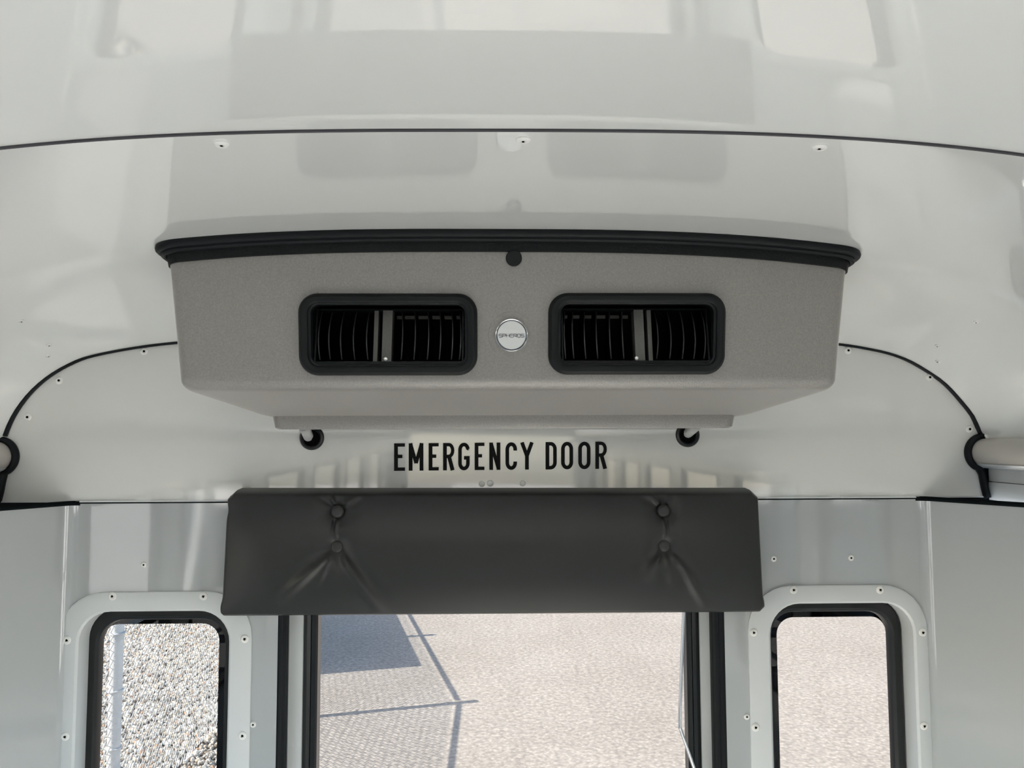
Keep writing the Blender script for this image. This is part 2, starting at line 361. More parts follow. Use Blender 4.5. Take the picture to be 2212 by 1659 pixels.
# raceway tubes and header panels along the roof edge
for s, nm in ((-1, 'left'), (1, 'right')):
    cx, cz = TC[s]
    root = empty('trim_%d' % (6 if s < 0 else 7), (cx, 0, Z(cz)), 'warm grey rounded raceway tube along the %s roof edge' % nm, kind='structure')
    b = MB(); n = 40; lo = [[(cx+math.cos(2*math.pi*k/n)*RT_TUBE, y, Z(cz)+math.sin(2*math.pi*k/n)*RT_TUBE) for k in range(n)] for y in (YW-.002, 1.2, .6, -5.9)]
    b.loft(lo, True, True, False); b.build('tube', TUBE, root)
    b = MB(); a0 = math.radians(-90 - s*46); a1 = math.radians(-90+s*8)      # pale lower cover strip hugging the tube
    lo = [[(cx+math.cos(a0+(a1-a0)*k/8)*(RT_TUBE+.0012), y, Z(cz)+math.sin(a0+(a1-a0)*k/8)*(RT_TUBE+.0012)) for k in range(9)] for y in (YW-.002, -5.9)]
    b.loft(lo, False); b.build('cover_strip', HEADER, root)
    zt, zm = Z(cz)-RT_TUBE+.002, Z(-.089)
    hx = cx + s*.0072
    b = MB(); b.box(min(hx, hx+s*.03), max(hx, hx+s*.03), -5.9, YW-.003, zm+.0006, zt); b.build('upper_header_strip', HEADER, root); b = MB(); xg, xh = cx+s*.018, cx+s*.016; b.box(min(xg, s*1.02), max(xg, s*1.02), -5.9, YW-.003, Z(cz)-.01, Z(.03)); b.box(min(xh, xh+s*.01), max(xh, xh+s*.01), -5.9, YW-.003, ZS-.004, zt); b.build('shadow_gap', MATTEB, root)  # black boxes stand in for the dark gap above the tube, block light leaks
    b = MB(); b.box(min(hx-s*.001, hx+s*.03), max(hx-s*.001, hx+s*.03), -5.9, YW-.003, ZS-.0045, zm-.0006); b.build('lower_header_strip', HEADER, root); b = MB(); b.box(min(xh, s*(XS+.02)), max(xh, s*(XS+.02)), -5.99, 1.22, ZS+.0006, ZS+.008); b.build('ledge_panel', HEADER, root)
# side windows
wn = 3
for s, nm in ((-1, 'left'), (1, 'right')):
    for i, (a, c) in enumerate(SIDEW):
        a = min(a, e2-.09) if i == 0 else a
        X = s*XS; z0, z1 = Z(-1.0), Z(-.165)
        fr = MB(); xi = sorted((X-s*.006, X+s*.03))
        fr.box(*xi, c, c+.018, z0, z1); fr.box(*xi, a-.018, a, z0, z1); fr.box(*xi, c, a, z0, z0+.02); fr.box(*xi, c, a, z1-.02, z1); fr.box(*xi, c, a, (z0+z1)/2-.012, (z0+z1)/2+.012)
        o = tag(fr.build('window_%d' % wn, RUBBERG, smooth=False), '%s side passenger window, number %d counted from the rear' % (nm, i+1), kind='structure')
        g = MB(); g.box(X+s*.012, X+s*.016, c+.01, a-.01, z0+.01, z1-.01) if s > 0 else g.box(X-.016, X-.012, c+.01, a-.01, z0+.01, z1-.01)
        g.v, g.f = [(X+s*.013, y, z) for y, z in ((c+.005, z0+.005), (a-.005, z0+.005), (a-.005, z1-.005), (c+.005, z1-.005))], [(0,1,2,3)]
        g.build('pane', GLASS_S, o); wn += 1

# ---------------------------------------------------------------- rear windows
def rear_window(num, s, label, screws, wallscrews):
    q = FR[s]; r0 = .085
    Lp = lambda dx, Y, r, x0=q['x0'], x1=q['x1'], zt=q['zt'], zb=ZWB-.05: [(x, Y, z) for x, z in rrect(x0+dx, x1-dx, zb+dx, zt-dx, r)]
    I = lambda d, Y, r: [(x, Y, z) for x, z in rrect(q['ix0']-d, q['ix1']+d, ZWB-d, q['iz']+d, r)]
    YG = YW+.036
    b = MB(); b.loft([Lp(0, YW+.001, r0), Lp(0, YW-.003, r0), Lp(.0025, YW-.0045, r0), I(.004, YW-.0045, .062), I(0, YW-.001, .058), I(-.001, YG+.03, .056)])
    fr = tag(b.build('window_%d' % num, FRAMEW), label, kind='structure')
    # rubber gasket holding the glass, then the outer black edge
    g = [UX(p, YG, 1500) for p in ((200, 497) if s < 0 else (1657, 1938))]
    gt = UZ(1325 if s < 0 else 1308, YG, 345 if s < 0 else 1795)
    G = lambda d, Y, r: [(x, Y, z) for x, z in rrect(min(g[0], q['ix0']+.03)+d, g[1]-d, ZWB+.005+d, gt-d, r)]
    b = MB(); b.loft([G(-.02, YG+.012, .07), G(-.012, YG+.001, .062), G(0, YG-.002, .052), G(.004, YG-.004, .05), G(.010, YG-.002, .046), G(.0125, YG+.004, .044), G(.0125, YG+.012, .044)])
    b.build('rubber_gasket', RUBBERG, fr)
    YE = YG+.022
    e = [UX(p, YE, 1450) for p in ((217, 473) if s < 0 else (1679, 1919))]; et = UZ(1347 if s < 0 else 1332, YE, 345 if s < 0 else 1795)
    Eo = lambda d, Y, r: [(x, Y, z) for x, z in rrect(e[0]+d, e[1]-d, ZWB+.03+d, et-d, r)]
    b = MB(); b.loft([Eo(-.05, YE-.004, .07), Eo(-.004, YE-.004, .036), Eo(0, YE-.002, .034), Eo(0, YE+.004, .034)])
    b.build('glass_edge_band', DARKHOLE, fr)
    b = MB(); b.add(G(-.015, YG+.010, .04), [tuple(range(36))]); b.build('pane', GLASS_R, fr)
    for px, py in screws: screw_at(fr, U(px, py, YW-.0045), (0,-1,0), .0078, 'tri')
    for px, py in wallscrews: screw_at(wr, U(px, py, YW), (0,-1,0), .0058)
    return fr
rear_window(1, -1, 'rounded rear window left of the emergency door, chain-link fence beyond it', ((243,1288),(440,1288),(145,1383),(529,1380),(141,1591),(524,1589)), ((311,1220),(547,1565)))
rear_window(2, 1, 'rounded rear window right of the emergency door, bare asphalt beyond it', ((1714,1274),(1901,1274),(1628,1366),(1993,1366),(1632,1571),(1996,1568)), ((1671,1207),(1838,1205),(1613,1548)))

# ---------------------------------------------------------------- emergency door
zb = Z(ZFLOOR)+.01; zt = DOOR[2]
def vstrip(bld, p0, p1, Y0, Y1, z0=zb, z1=zt):
    bld.box(UX(p0, Y0, 1500), UX(p1, Y0, 1500), Y0, Y1, z0, z1)
YD = YW+.022
dr = MB()
xl, xr = UX(612, YD, 1500), UX(1552, YD, 1500); gl, gr = UX(657, YD, 1500), UX(1510, YD, 1500)
zg0, zg1 = Z(-1.25), zt-.035
dr.loft([[(x, y, z) for x, z in rrect(a, c, d_, e_, r)] for a, c, d_, e_, r, y in
        ((xl, xr, zb, zt, .01, YD+.02), (xl, xr, zb, zt, .01, YD+.003), (xl+.003, xr-.003, zb+.003, zt-.003, .012, YD), (gl-.004, gr+.004, zg0-.004, zg1+.004, .03, YD), (gl, gr, zg0, zg1, .03, YD+.004), (gl, gr, zg0, zg1, .03, YD+.035))])
door = tag(dr.build('door_1', DOORW), 'white framed emergency door with one large glass pane', kind='structure')
b = MB()
for p0, p1 in ((598, 617), (1541, 1568)):
    xa, xb_ = UX(p0, YW, 1500), UX(p1, YW, 1500)
    b.tube([((xa+xb_)/2-(xb_-xa)*.2, YW+.006, zb), ((xa+xb_)/2-(xb_-xa)*.2, YW+.006, zt)], (xb_-xa)*.30, 10)
    b.tube([((xa+xb_)/2+(xb_-xa)*.2, YW+.010, zb), ((xa+xb_)/2+(xb_-xa)*.2, YW+.010, zt)], (xb_-xa)*.30, 10)
    b.box(xa-(.008 if p0 < 900 else -.001), xb_+(.008 if p0 > 900 else -.001), YW+.0035, YW+.05, zb, zt)
b.build('door_seal', RUBBER, door)
YGd = YD+.016
q0, q1 = UX(687, YD+.01, 1500), UX(1480, YD+.01, 1400)
Gd = lambda d, Y, r: [(x, Y, z) for x, z in rrect(gl-.001+d, gr+.001-d, zg0+d, zg1-d, r)]
gi0, gi1 = q0-gl, gr-UX(1487, YD+.01, 1500)
Gi = lambda d, Y, r: [(x, Y, z) for x, z in rrect(q0-d, UX(1483, YD+.01, 1500)+d, zg0+.025-d, zg1-.025+d, r)]
b = MB(); b.loft([Gd(-.002, YD+.02, .03), Gd(-.001, YD-.001, .03), Gd(.006, YD-.004, .028), Gd(.012, YD, .026), Gd(.0125, YD+.002, .026), Gd(.014, YD-.001, .025), Gi(.003, YD-.001, .02), Gi(0, YD+.003, .018), Gi(0, YD+.03, .018)])
b.build('glazing_rubber', RUBBERG, door)
b = MB(); b.add(Gd(.006, YGd, .03), [tuple(range(36))]); b.build('pane', GLASS_R, door)
rod = smooth_path([U(1479,1290,1.497), U(1476,1345,1.497), U(1472,1450,1.497), U(1468.5,1558,1.497), U(1471,1578,1.497), U(1483,1612,1.497), U(1501,1663,1.497), U(1530,1745,1.50), U(1546,1800,1.51)], 5)
b = MB(); b.tube(rod, .0032, 12); b.build('latch_rod', CHROME, door)

# ---------------------------------------------------------------- padded header cushion
YP0, YP1 = YW-.001, 1.432
def pad():
    root = empty('header_pad', U(1070, 1337, YP0), 'charcoal vinyl header pad with four buttons above the emergency door', 'pad')
    pT, pB = 1058., 1338.
    NX, NZ = 420, 100
    sx = np.linspace(0, 1, NX); sz = np.linspace(0, 1, NZ)
    # crowd lines towards the rim
    ease = lambda t: .5-.5*np.sign(.5-t)*(np.abs(1-2*t)**.85)
    GX, GZ = np.meshgrid(ease(sx), ease(sz), indexing='ij')
    yT = 1059-3*GX; yB = 1341-7*GX
    PY = yT+(yB-yT)*GZ
    xl = 479.5-7*np.clip((PY-1060)/280, 0, 1)**1.3; xr_ = 1659+7.5*np.clip((PY-1060)/280, 0, 1)**1.3
    xl = xl - 4*np.exp(-((PY-1318)/16)**2) + 2.5*np.exp(-((PY-1105)/14)**2); xr_ = xr_ + 3*np.exp(-((PY-1312)/16)**2)
    PX = xl+(xr_-xl)*GX
    # cut corners
    for cxp, cyp, sxn, syn, cut in ((479, 1059, 1, 1, 20), (1660, 1056, -1, 1, 18), (471, 1341, 1, -1, 9), (1667, 1334, -1, -1, 13)):
        d = (sxn*(PX-cxp)+syn*(PY-cyp)-cut)/math.sqrt(2)
        m = d < 0
        PX = np.where(m, PX-sxn*d/math.sqrt(2), PX); PY = np.where(m, PY-syn*d/math.sqrt(2), PY)
    e = np.minimum.reduce([(GX)*1180, (1-GX)*1180, GZ*280, (1-GZ)*280])
    for cxp, cyp, sxn, syn, cut in ((479, 1059, 1, 1, 20), (1660, 1056, -1, 1, 18), (471, 1341, 1, -1, 9), (1667, 1334, -1, -1, 13)):
        e = np.minimum(e, np.maximum(0, (sxn*(PX-cxp)+syn*(PY-cyp)-cut)/math.sqrt(2)))
    rr = 13.0; k = np.clip(e/rr, 0, 1)
    rim = np.sqrt(np.clip(1-(1-k)**2, 0, 1))
    _f = lambda d: (lambda q: q*(2-q))(np.clip(d/120, 0, 1)); puff = _f(GX*1180)*_f((1-GX)*1180)*_f(GZ*280)*_f((1-GZ)*280)
    mm = 1.43/1661          # metres per pixel on the pad face
    h = .048*rim + .014*puff
    def seg(pts, w0, w1, amp, a1=.0):
        nonlocal h
        L = [0]
        for a, c in zip(pts, pts[1:]): L.append(L[-1]+math.dist(a, c))
        best = np.full(PX.shape, 1e9); tt = np.zeros(PX.shape)
        for (a, c, l0, l1) in zip(pts, pts[1:], L, L[1:]):
            vx, vy = c[0]-a[0], c[1]-a[1]; ll = vx*vx+vy*vy
            t = np.clip(((PX-a[0])*vx+(PY-a[1])*vy)/ll, 0, 1)
            d = np.hypot(PX-a[0]-t*vx, PY-a[1]-t*vy); m = d < best
            best = np.where(m, d, best); tt = np.where(m, (l0+t*(l1-l0))/L[-1], tt)
        wdt = w0+(w1-w0)*tt
        h = h + amp*(1-tt)**1.1*np.exp(-(best/wdt)**2)*np.clip(tt*8+.25, 0, 1)
    R = .0076; V_ = -.0042
    # left lower pair of folds, then the small ones
    seg([(716,1196),(690,1222),(655,1252),(590,1310)], 6, 15, R); seg([(708,1194),(672,1216),(630,1248),(590,1275)], 7, 17, V_*.8)
    seg([(742,1196),(765,1238),(795,1280),(835,1335)], 6, 15, R); seg([(745,1193),(778,1228),(815,1268),(850,1300)], 6, 17, V_*.9)
    seg([(718,1205),(700,1240),(680,1275)], 4, 9, R*.5); seg([(733,1205),(738,1240),(742,1275)], 5, 10, V_*.6)
    seg([(722,1090),(712,1072),(700,1060)], 3.5, 6, R*.9); seg([(715,1092),(690,1076),(668,1062)], 4, 8, V_*.8); seg([(722,1088),(716,1062)], 3, 4, V_*.7)
    seg([(742,1090),(765,1074),(790,1066)], 5, 9, R*.5)
    seg([(722,1122),(718.5,1145),(722,1168)], 3.5, 3.5, V_*1.2, 1); seg([(728,1122),(725.5,1145),(728,1168)], 3, 3, R*.9, 1)
    # right cluster
    seg([(1428,1196),(1412,1225),(1395,1260)], 5, 11, R*.9); seg([(1420,1194),(1395,1216),(1370,1240)], 6, 13, V_*.9)
    seg([(1440,1200),(1446,1232),(1453,1270)], 4, 8, R*.6); seg([(1434,1202),(1432,1235),(1428,1268)], 5, 10, V_*.6)
    seg([(1452,1196),(1478,1228),(1500,1268),(1540,1330)], 5, 12, R*.8); seg([(1456,1192),(1490,1225),(1525,1262)], 6, 13, V_*.7)
    seg([(1430,1090),(1418,1074),(1408,1062)], 3.5, 6, R*.8); seg([(1448,1090),(1454,1072),(1462,1060)], 3.5, 6, R*.8); seg([(1438,1088),(1436,1064)], 4, 6, V_*.8)
    seg([(1424,1094),(1395,1076),(1370,1064)], 5, 10, V_*.5)
    seg([(1443,1122),(1445.5,1145),(1443,1166)], 3.5, 3.5, V_*1.2, 1); seg([(1437,1122),(1439,1145),(1437,1166)], 3, 3, R*.8, 1)
    BT = ((728,1105.5),(728,1183),(1438,1103),(1438.5,1181))
    for bx, by in BT:
        d = np.hypot(PX-bx, PY-by); h = h - .0065*np.exp(-(d/26)**2) - .0035*np.exp(-(d/14)**2)
    h = np.maximum(h, 0)
    # to space: pixels measured on the face plane
    base = U(1070, 1200, YP1)
    ex = (U(1170,1200,YP1)-U(1070,1200,YP1))/100; ez = (U(1070,1300,YP1)-U(1070,1200,YP1))/100
    X = base.x+ex.x*(PX-1070)+ez.x*(PY-1200); ZZ = base.z+ex.z*(PX-1070)+ez.z*(PY-1200); Y = YP0-h*(YP0-YP1)/.062
    v = np.stack([X, Y, ZZ], -1).reshape(-1, 3)
    idx = np.arange(NX*NZ).reshape(NX, NZ)
    f = np.stack([idx[:-1,:-1], idx[:-1,1:], idx[1:,1:], idx[1:,:-1]], -1).reshape(-1, 4)
    o = mk_np('cushion', v, f, VINYL, None, True); child(o, root)
    for bx, by in BT:
        c = base + ex*(bx-1070) + ez*(by-1200); c.y = YP1+.0085
        r = 11.5*mm
        b = MB(); b.lathe([(r*1.12, -.004), (r*1.12, .0), (r*1.02, .0012), (r, .001), (r*.97, .0026), (r*.8, .0036), (r*.4, .0041), (0, .0042)], c, (0,-1,0), 26)
        bo = b.build('button', VINYLB, root)
        b = MB(); n = 26; b.tube([c + Vector((math.cos(2*math.pi*k/n)*r*1.07, -.0012, math.sin(2*math.pi*k/n)*r*1.07)) for k in range(n)], .0013, 6, closed=True)
        b.build('button_rim', STITCH, bo)
    for sgn, c0 in ((0, 1), (-1, -1)):
        col = v.reshape(NX, NZ, 3)[0 if sgn == 0 else NX-1][6:-6:2]
        b = MB(); b.tube([(p[0]+(-.0004 if sgn == 0 else .0004), YP0-.012, p[2]) for p in col], .0016, 6)
        b.build('end_seam', STITCH, root)
pad()

# ---------------------------------------------------------------- roof evaporator (air conditioner)
XA = .0265                                 # its centre line
ZTOP, ZBOT = Z(.262), UZ(838, 1.112, 1100)
YT, YB_ = 1.086, 1.113                     # face leans back a little towards the bottom
def face_y(z): return YT+(YB_-YT)*(ZTOP-z)/(ZTOP-ZBOT)
W0 = (UX(1841, YT, 560)-UX(354, YT, 560))/2; W1 = (UX(1813, YB_, 830)-UX(382, YB_, 830))/2
XA = (UX(1841, YT, 560)+UX(354, YT, 560))/2
def hw(z): return W0+(W1-W0)*(ZTOP-z)/(ZTOP-ZBOT)
YBACK = YW-.012; SLOPE = (ZBOT - UZ(908, 1.45, 1090))/(1.45-YB_)
def plan(hwid, yf, inset, rf, rb, taper):
    """plan outline: front edge, tapered sides, rounded corners; (x, y)"""
    x0 = hwid-inset; xb = hwid-taper-inset; yf = yf+inset; yb = YBACK-inset*.6; P = []
    def corner(cx, cy, r, a0, a1, n=8):
        for k in range(n+1):
            a = math.radians(a0+(a1-a0)*k/n); P.append((cx+r*math.cos(a), cy+r*math.sin(a)))
    corner(x0-rf, yf+rf, rf, -90, -4); corner(xb-rb, yb-rb, rb, 2, 90)
    corner(-xb+rb, yb-rb, rb, 90, 178); corner(-x0+rf, yf+rf, rf, 184, 270)
    # subdivide the front straight so the top can follow the ceiling
    a, c = P[-1], P[0]
    for k in range(1, 40): P.append((a[0]+(c[0]-a[0])*k/40, a[1]+(c[1]-a[1])*k/40))
    return P
def ac_ring(z, inset=0, rf=.022, drop=0, ceil=False):
    out = []
    for x, y in plan(hw(z), face_y(z), inset, rf, .14, .030):
        zz = z
        if ceil: zz = Z(zc(x+XA, y))+.012
        else: zz = z-drop-max(0, (ZTOP-z)/(ZTOP-ZBOT))**2*SLOPE*max(0, y-face_y(z))
        out.append((x+XA, y, zz))
    return out
ac = empty('evaporator_unit', (XA, 1.3, Z(.0)), 'grey moulded roof evaporator unit with two black vents, above the emergency door lettering', 'air conditioner')
R_ = .014
loops = [ac_ring(ZTOP, ceil=True)] + [ac_ring(ZTOP-(ZTOP-ZBOT)*t) for t in (.02, .25, .5, .75, .90)]
for k in range(7):
    a = math.radians(90*k/6); loops.append(ac_ring(ZBOT+R_*(1-math.sin(a)), inset=R_*(1-math.cos(a))))
loops.append(ac_ring(ZBOT, inset=.03, rf=.02)); loops.append(ac_ring(ZBOT, inset=.06, rf=.03))
b = MB(); b.loft(loops, True, True, True)
housing = b.build('housing', HOUSING, ac, angle=50)
# local frame on the face
fz = Vector((0, -(YB_-YT), ZTOP-ZBOT)).normalized(); fx = Vector((1,0,0)); fn = fx.cross(fz).normalized()
if fn.y > 0: fn = -fn
def face_pt(px, py):
    d = FW + RT*((px-CX)/FPX) - UP*((py-CY)/FPX); o = Vector((0,0,CAMZ)); p0 = Vector((0, YT, ZTOP))
    return o + d*((p0-o).dot(fn)/d.dot(fn))
VENTS = ((642, 1034, 634, 811), (1180, 1568, 633, 809))
cutters = []
vent_frames = []
for a_, c_, t_, b_ in VENTS:
    P = [face_pt(a_+4, t_), face_pt(c_-1, t_), face_pt(c_-4, b_), face_pt(a_+4, b_)]
    ctr = (P[0]+P[1]+P[2]+P[3])/4; wv = ((P[1]-P[0]).length+(P[2]-P[3]).length)/2; hv = ((P[0]-P[3]).length+(P[1]-P[2]).length)/2
    vent_frames.append((ctr, wv, hv))
    cb = MB(); q = [[ctr + fx*x + fz*z + fn*d for x, z in rrect(-wv/2+.006, wv/2-.006, -hv/2+.006, hv/2-.006, .014)] for d in (.03, -.075)]
    cb.loft(q, True, True, True); co = cb.build('cutter', DARKHOLE); cutters.append(co)
    m = housing.modifiers.new('cut', 'BOOLEAN'); m.operation = 'DIFFERENCE'; m.object = co; m.solver = 'EXACT'
bpy.context.view_layer.update()
dg = bpy.context.evaluated_depsgraph_get()
nm_ = bpy.data.meshes.new_from_object(housing.evaluated_get(dg)); housing.modifiers.clear(); housing.data = nm_
nm_.set_sharp_from_angle(angle=math.radians(50)); nm_.materials.clear(); nm_.materials.append(HOUSING)
for co in cutters: bpy.data.objects.remove(co)
def vent(ctr, wv, hv, flip):
    T = lambda x, z, d: ctr + fx*x + fz*z + fn*d
    RL = lambda dx, dz, d, r: [T(x, z, d) for x, z in rrect(-wv/2+dx, wv/2-dx, -hv/2+dz, hv/2-dz, r)]
    b = MB(); b.loft([RL(0, 0, -.002, .028), RL(0, 0, .003, .028), RL(.0018, .0018, .0075, .0265), RL(.005, .005, .010, .0235), RL(.0105, .0100, .0102, .019), RL(.0138, .0130, .0085, .016),
                      RL(.0145, .0136, .0055, .0155), RL(.0178, .0160, .0045, .013), RL(.0186, .0166, -.004, .012), RL(.0186, .0166, -.055, .012)], True, False, True)
    fr = b.build('air_vent', VENT, ac); fr.data.materials.append(DARKHOLE)
    for p_ in fr.data.polygons:
        if (p_.center-ctr).dot(fn) < -.006: p_.material_index = 1  # inside of the vent painted near black for its shade
    w2, h2 = wv/2-.0205, hv/2-.0185
    # pivoting louvre cradle: tipped so its bottom lip comes forward
    tilt = math.radians(17); ct, st = math.cos(tilt), math.sin(tilt)
    Q = lambda x, z, d: T(x, (z)*ct + (d)*st*.3 - .001, -.0135 - z*st + d*ct)
    b = MB()
    def bar(x0, x1, z0, z1, d0, d1):
        v = [Q(x, z, d) for x in (x0, x1) for z in (z0, z1) for d in (d0, d1)]
        b.add(v, [(0,1,3,2),(4,6,7,5),(0,4,5,1),(2,3,7,6),(0,2,6,4),(1,5,7,3)])
    bar(-w2, w2, -h2-.0035, -h2+.0005, -.03, .004); bar(-w2, w2, -h2-.001, -h2+.0008, .002, .0045)
    bar(-w2, -w2+.0022, -h2, h2, -.03, .002); bar(w2-.0022, w2, -h2, h2, -.03, .002); bar(-w2, w2, h2-.002, h2, -.03, -.002)
    b.build('louvre_cradle', VENT, fr)
    b = MB(); xa_, xb2 = (.006, w2-.004) if not flip else (-w2+.004, -.004); bar(xa_, xb2, h2-.0125, h2-.0075, -.034, -.030); b.build('back_bar', POST, fr)
    # fins with bowed front edges, fanned either side of the post
    s = -1 if flip else 1
    px0 = s*-.006 if False else (-.010 if not flip else .004)
    fins = [(-.098, -.02), (-.0835, -.25), (-.067, -.22), (-.049, -.18), (-.0305, -.12), (.016, .0), (.034, .06), (.053, .10), (.070, .12), (.087, .14), (.0985, .1)]
    sc = w2/.1045
    for fxp, lean in fins:
        x = fxp*sc*s; ln = lean*s; n = 12; L0, L1, L2, L3 = [], [], [], []
        for k in range(n+1):
            u = -1+2*k/n; z = u*(h2-.004); bow = .008*(1-u*u)-.007; thk = .0008
            x_ = x+(1 if fxp > .002 else -1)*s*.0022*(1-u*u); L0.append(Q(x_-thk, z, bow)); L1.append(Q(x_+thk, z, bow)); L2.append(Q(x+thk+ln*.055, z, bow-.040)); L3.append(Q(x-thk+ln*.055, z, bow-.040))
        m = MB(); m.loft([[a, c, d, e] for a, c, d, e in zip(L0, L1, L2, L3)], True, True, True)
        fo_ = m.build('louvre_fin', FIN, fr, smooth=False); fo_.data.materials.append(FINEDGE)
        for p_ in fo_.data.polygons:
            if p_.normal.dot(fn) > .5 and p_.area < 2e-4: p_.material_index = 1
    m = MB()
    xp = (-.0046 if not flip else .0072)
    v = [Q(x, z, d) for x in (xp-.0068, xp+.0072) for z in (-h2, h2-.001) for d in (-.028, -.004)]
    m.add(v, [(0,1,3,2),(4,6,7,5),(0,4,5,1),(2,3,7,6),(0,2,6,4),(1,5,7,3)])
    xq = xp+(-.0168 if not flip else .0162)
    v = [Q(x, z, d) for x in (xq-.0030, xq+.0030) for z in (-h2, h2-.001) for d in (-.03, -.008)]
    m.add(v, [(0,1,3,2),(4,6,7,5),(0,4,5,1),(2,3,7,6),(0,2,6,4),(1,5,7,3)])
    m.build('centre_post', POST, fr, smooth=False)
    m = MB(); m.lathe([(.0034, -.001), (.0034, .001), (.0026, .0016), (0, .0018)], Q(xp-(.001 if not flip else .0055), -h2+.0045, -.004), fn, 6); m.build('post_screw', STEEL, fr, smooth=False)
for i, q in enumerate(vent_frames): vent(*q, i == 1)
# plug and badge
b = MB(); c = face_pt(1110, 558); r = 17.5*1.09/1661
b.lathe([(r, -.002), (r, .003), (r*.92, .0042), (0, .0045)], c, fn, 28); b.build('round_plug', VENT, ac)
c = face_pt(1105, 724); r = 36*1.1/1661
b = MB(); b.lathe([(r*1.45, -.0015), (r*1.40, .0004), (r*1.2, .0006), (r*1.0, .0002)], c, fn, 40, cap=False); b.build('badge_boss', HOUSING, ac)
b = MB(); b.lathe([(r, -.002), (r, .0022), (r*.965, .0033), (r*.935, .0034), (r*.92, .0026), (r*.915, .0002)], c, fn, 48, cap=True)
badge = b.build('badge', CHROME, ac); badge_c = c.copy()
b = MB(); b.lathe([(r*.91, .0004), (r*.865, .0004)], c, fn, 48, cap=False); b.build('badge_groove', NAVY, badge)
b = MB(); b.lathe([(r*.865, .0003), (r*.86, .0026), (0, .0029)], c, fn, 48); b.build('badge_face', BADGE, badge)

# stroke lettering
def ribbon(bld, pts, t, T, d0, d1, closed=False):
    P = [Vector((p[0], p[1])) for p in pts]; n = len(P); Lf, Rt = [], []
    for i in range(n):
        a = P[i-1] if (i > 0 or closed) else None; c = P[(i+1) % n] if (i < n-1 or closed) else None
        d1_ = (P[i]-a).normalized() if a is not None else None; d2_ = (c-P[i]).normalized() if c is not None else None
        if d1_ is None: d1_ = d2_
        if d2_ is None: d2_ = d1_
        n1 = Vector((-d1_.y, d1_.x)); n2 = Vector((-d2_.y, d2_.x)); m = (n1+n2)
        m = m/max(.3, (m.length**2)/2) if m.length > 1e-6 else n1
        Lf.append(P[i]+m*t/2); Rt.append(P[i]-m*t/2)
    loops = [[T(l.x, l.y, d0), T(l.x, l.y, d1), T(r_.x, r_.y, d1), T(r_.x, r_.y, d0)] for l, r_ in zip(Lf, Rt)]
    if closed: loops.append(loops[0])
    bld.loft(loops, True, not closed, not closed)
def earc(cx, cy, rx, ry, a0, a1, n=10): return [(cx+rx*math.cos(math.radians(a0+(a1-a0)*k/n)), cy+ry*math.sin(math.radians(a0+(a1-a0)*k/n))) for k in range(n+1)]
def glyph(ch, w, s=.138):
    """strokes of a condensed highway capital, unit height; each (points, closed, thickness)"""
    h, e = s/2, s*.44; rx, ry = w/2-h, .20; sv = s*.88
    if ch == 'E': return [([(h,0),(h,1)],0,s), ([(0,1-sv/2),(w,1-sv/2)],0,sv), ([(0,sv/2),(w,sv/2)],0,sv), ([(0,.52),(w*.76,.52)],0,sv)]
    if ch == 'M': return [([(h,0),(h,1)],0,s), ([(w-h,0),(w-h,1)],0,s), ([(h*.9,1),(w/2,.27)],0,s*.9), ([(w-h*.9,1),(w/2,.27)],0,s*.9)]
    if ch == 'N': return [([(h,0),(h,1)],0,s), ([(w-h,0),(w-h,1)],0,s), ([(h,.96),(w-h,.04)],0,s*.95)]
    if ch == 'R': return [([(h,0),(h,1)],0,s), ([(0,1-e),(w*.5,1-e)]+earc(w*.5, 1-e-.215, w*.5-h, .215, 90, -90, 12)[1:]+[(0,.5685-e)],0,sv), ([(w*.52,.50),(w-h*1.02,0)],0,s*1.02)]
    if ch == 'D': return [([(h,0),(h,1)],0,s), ([(0,1-e),(w*.45,1-e)]+earc(w*.45, 1-e-.2, w*.55-h, .2, 90, 0)[1:]+earc(w*.45, e+.2, w*.55-h, .2, 0, -90)+[(0,e)],0,s*.95)]
    if ch == 'O': return [(earc(w/2, 1-e-ry, rx, ry, 0, 180, 16)+earc(w/2, e+ry, rx, ry, 180, 360, 16),1,s*.97)]
    if ch == 'C': return [([(w-h,.70)]+earc(w/2, 1-e-ry, rx, ry, 0, 180, 16)+earc(w/2, e+ry, rx, ry, 180, 360, 16)+[(w-h,.30)],0,s*.97)]
    if ch == 'G': return [([(w-h,.74)]+earc(w/2, 1-e-ry, rx, ry, 0, 180, 16)+earc(w/2, e+ry, rx, ry, 180, 360, 16)+[(w-h,.45),(w*.50,.45)],0,s*.95)]
    if ch == 'Y': return [([(h*1.0,1),(w/2,.50)],0,s*.98), ([(w-h*1.0,1),(w/2,.50)],0,s*.98), ([(w/2,0),(w/2,.56)],0,s)]
sign = empty('door_lettering', U(1081, 1015, YW), 'black capitals reading EMERGENCY DOOR on the white bulkhead', 'lettering')
LET = [('E',600,652),('M',670,740),('E',765,813),('R',834,889),('G',906,962),('E',985,1032),('N',1055,1108),('C',1132,1188),('Y',1202,1268),('D',1324,1378),('O',1398,1456),('O',1480,1539),('R',1562,1618)]
for ch, a, c in LET:
    xa, xb_ = 580+a/2.212, 580+c/2.212
    yb = 1017.2-(xa-850)*.0098; yt = 957.9-(xa-850)*.0082
    p0, p1, p2 = U(xa, yb, YW-.0012), U(xb_, yb-(xb_-xa)*.0095, YW-.0012), U(xa, yt, YW-.0012)
    hgt = (p2-p0).length; wd = (p1-p0).length/hgt; eu = (p1-p0)/wd; ev = p2-p0
    T = lambda u, v_, d: p0 + eu*u + ev*v_ + Vector((0, d, 0))
    b = MB()
    for i_, (pts, cl, t) in enumerate(glyph(ch, wd)): ribbon(b, pts, t, T, -.00012*i_, .001, bool(cl))
    b.build('letter', INK, sign, smooth=False)
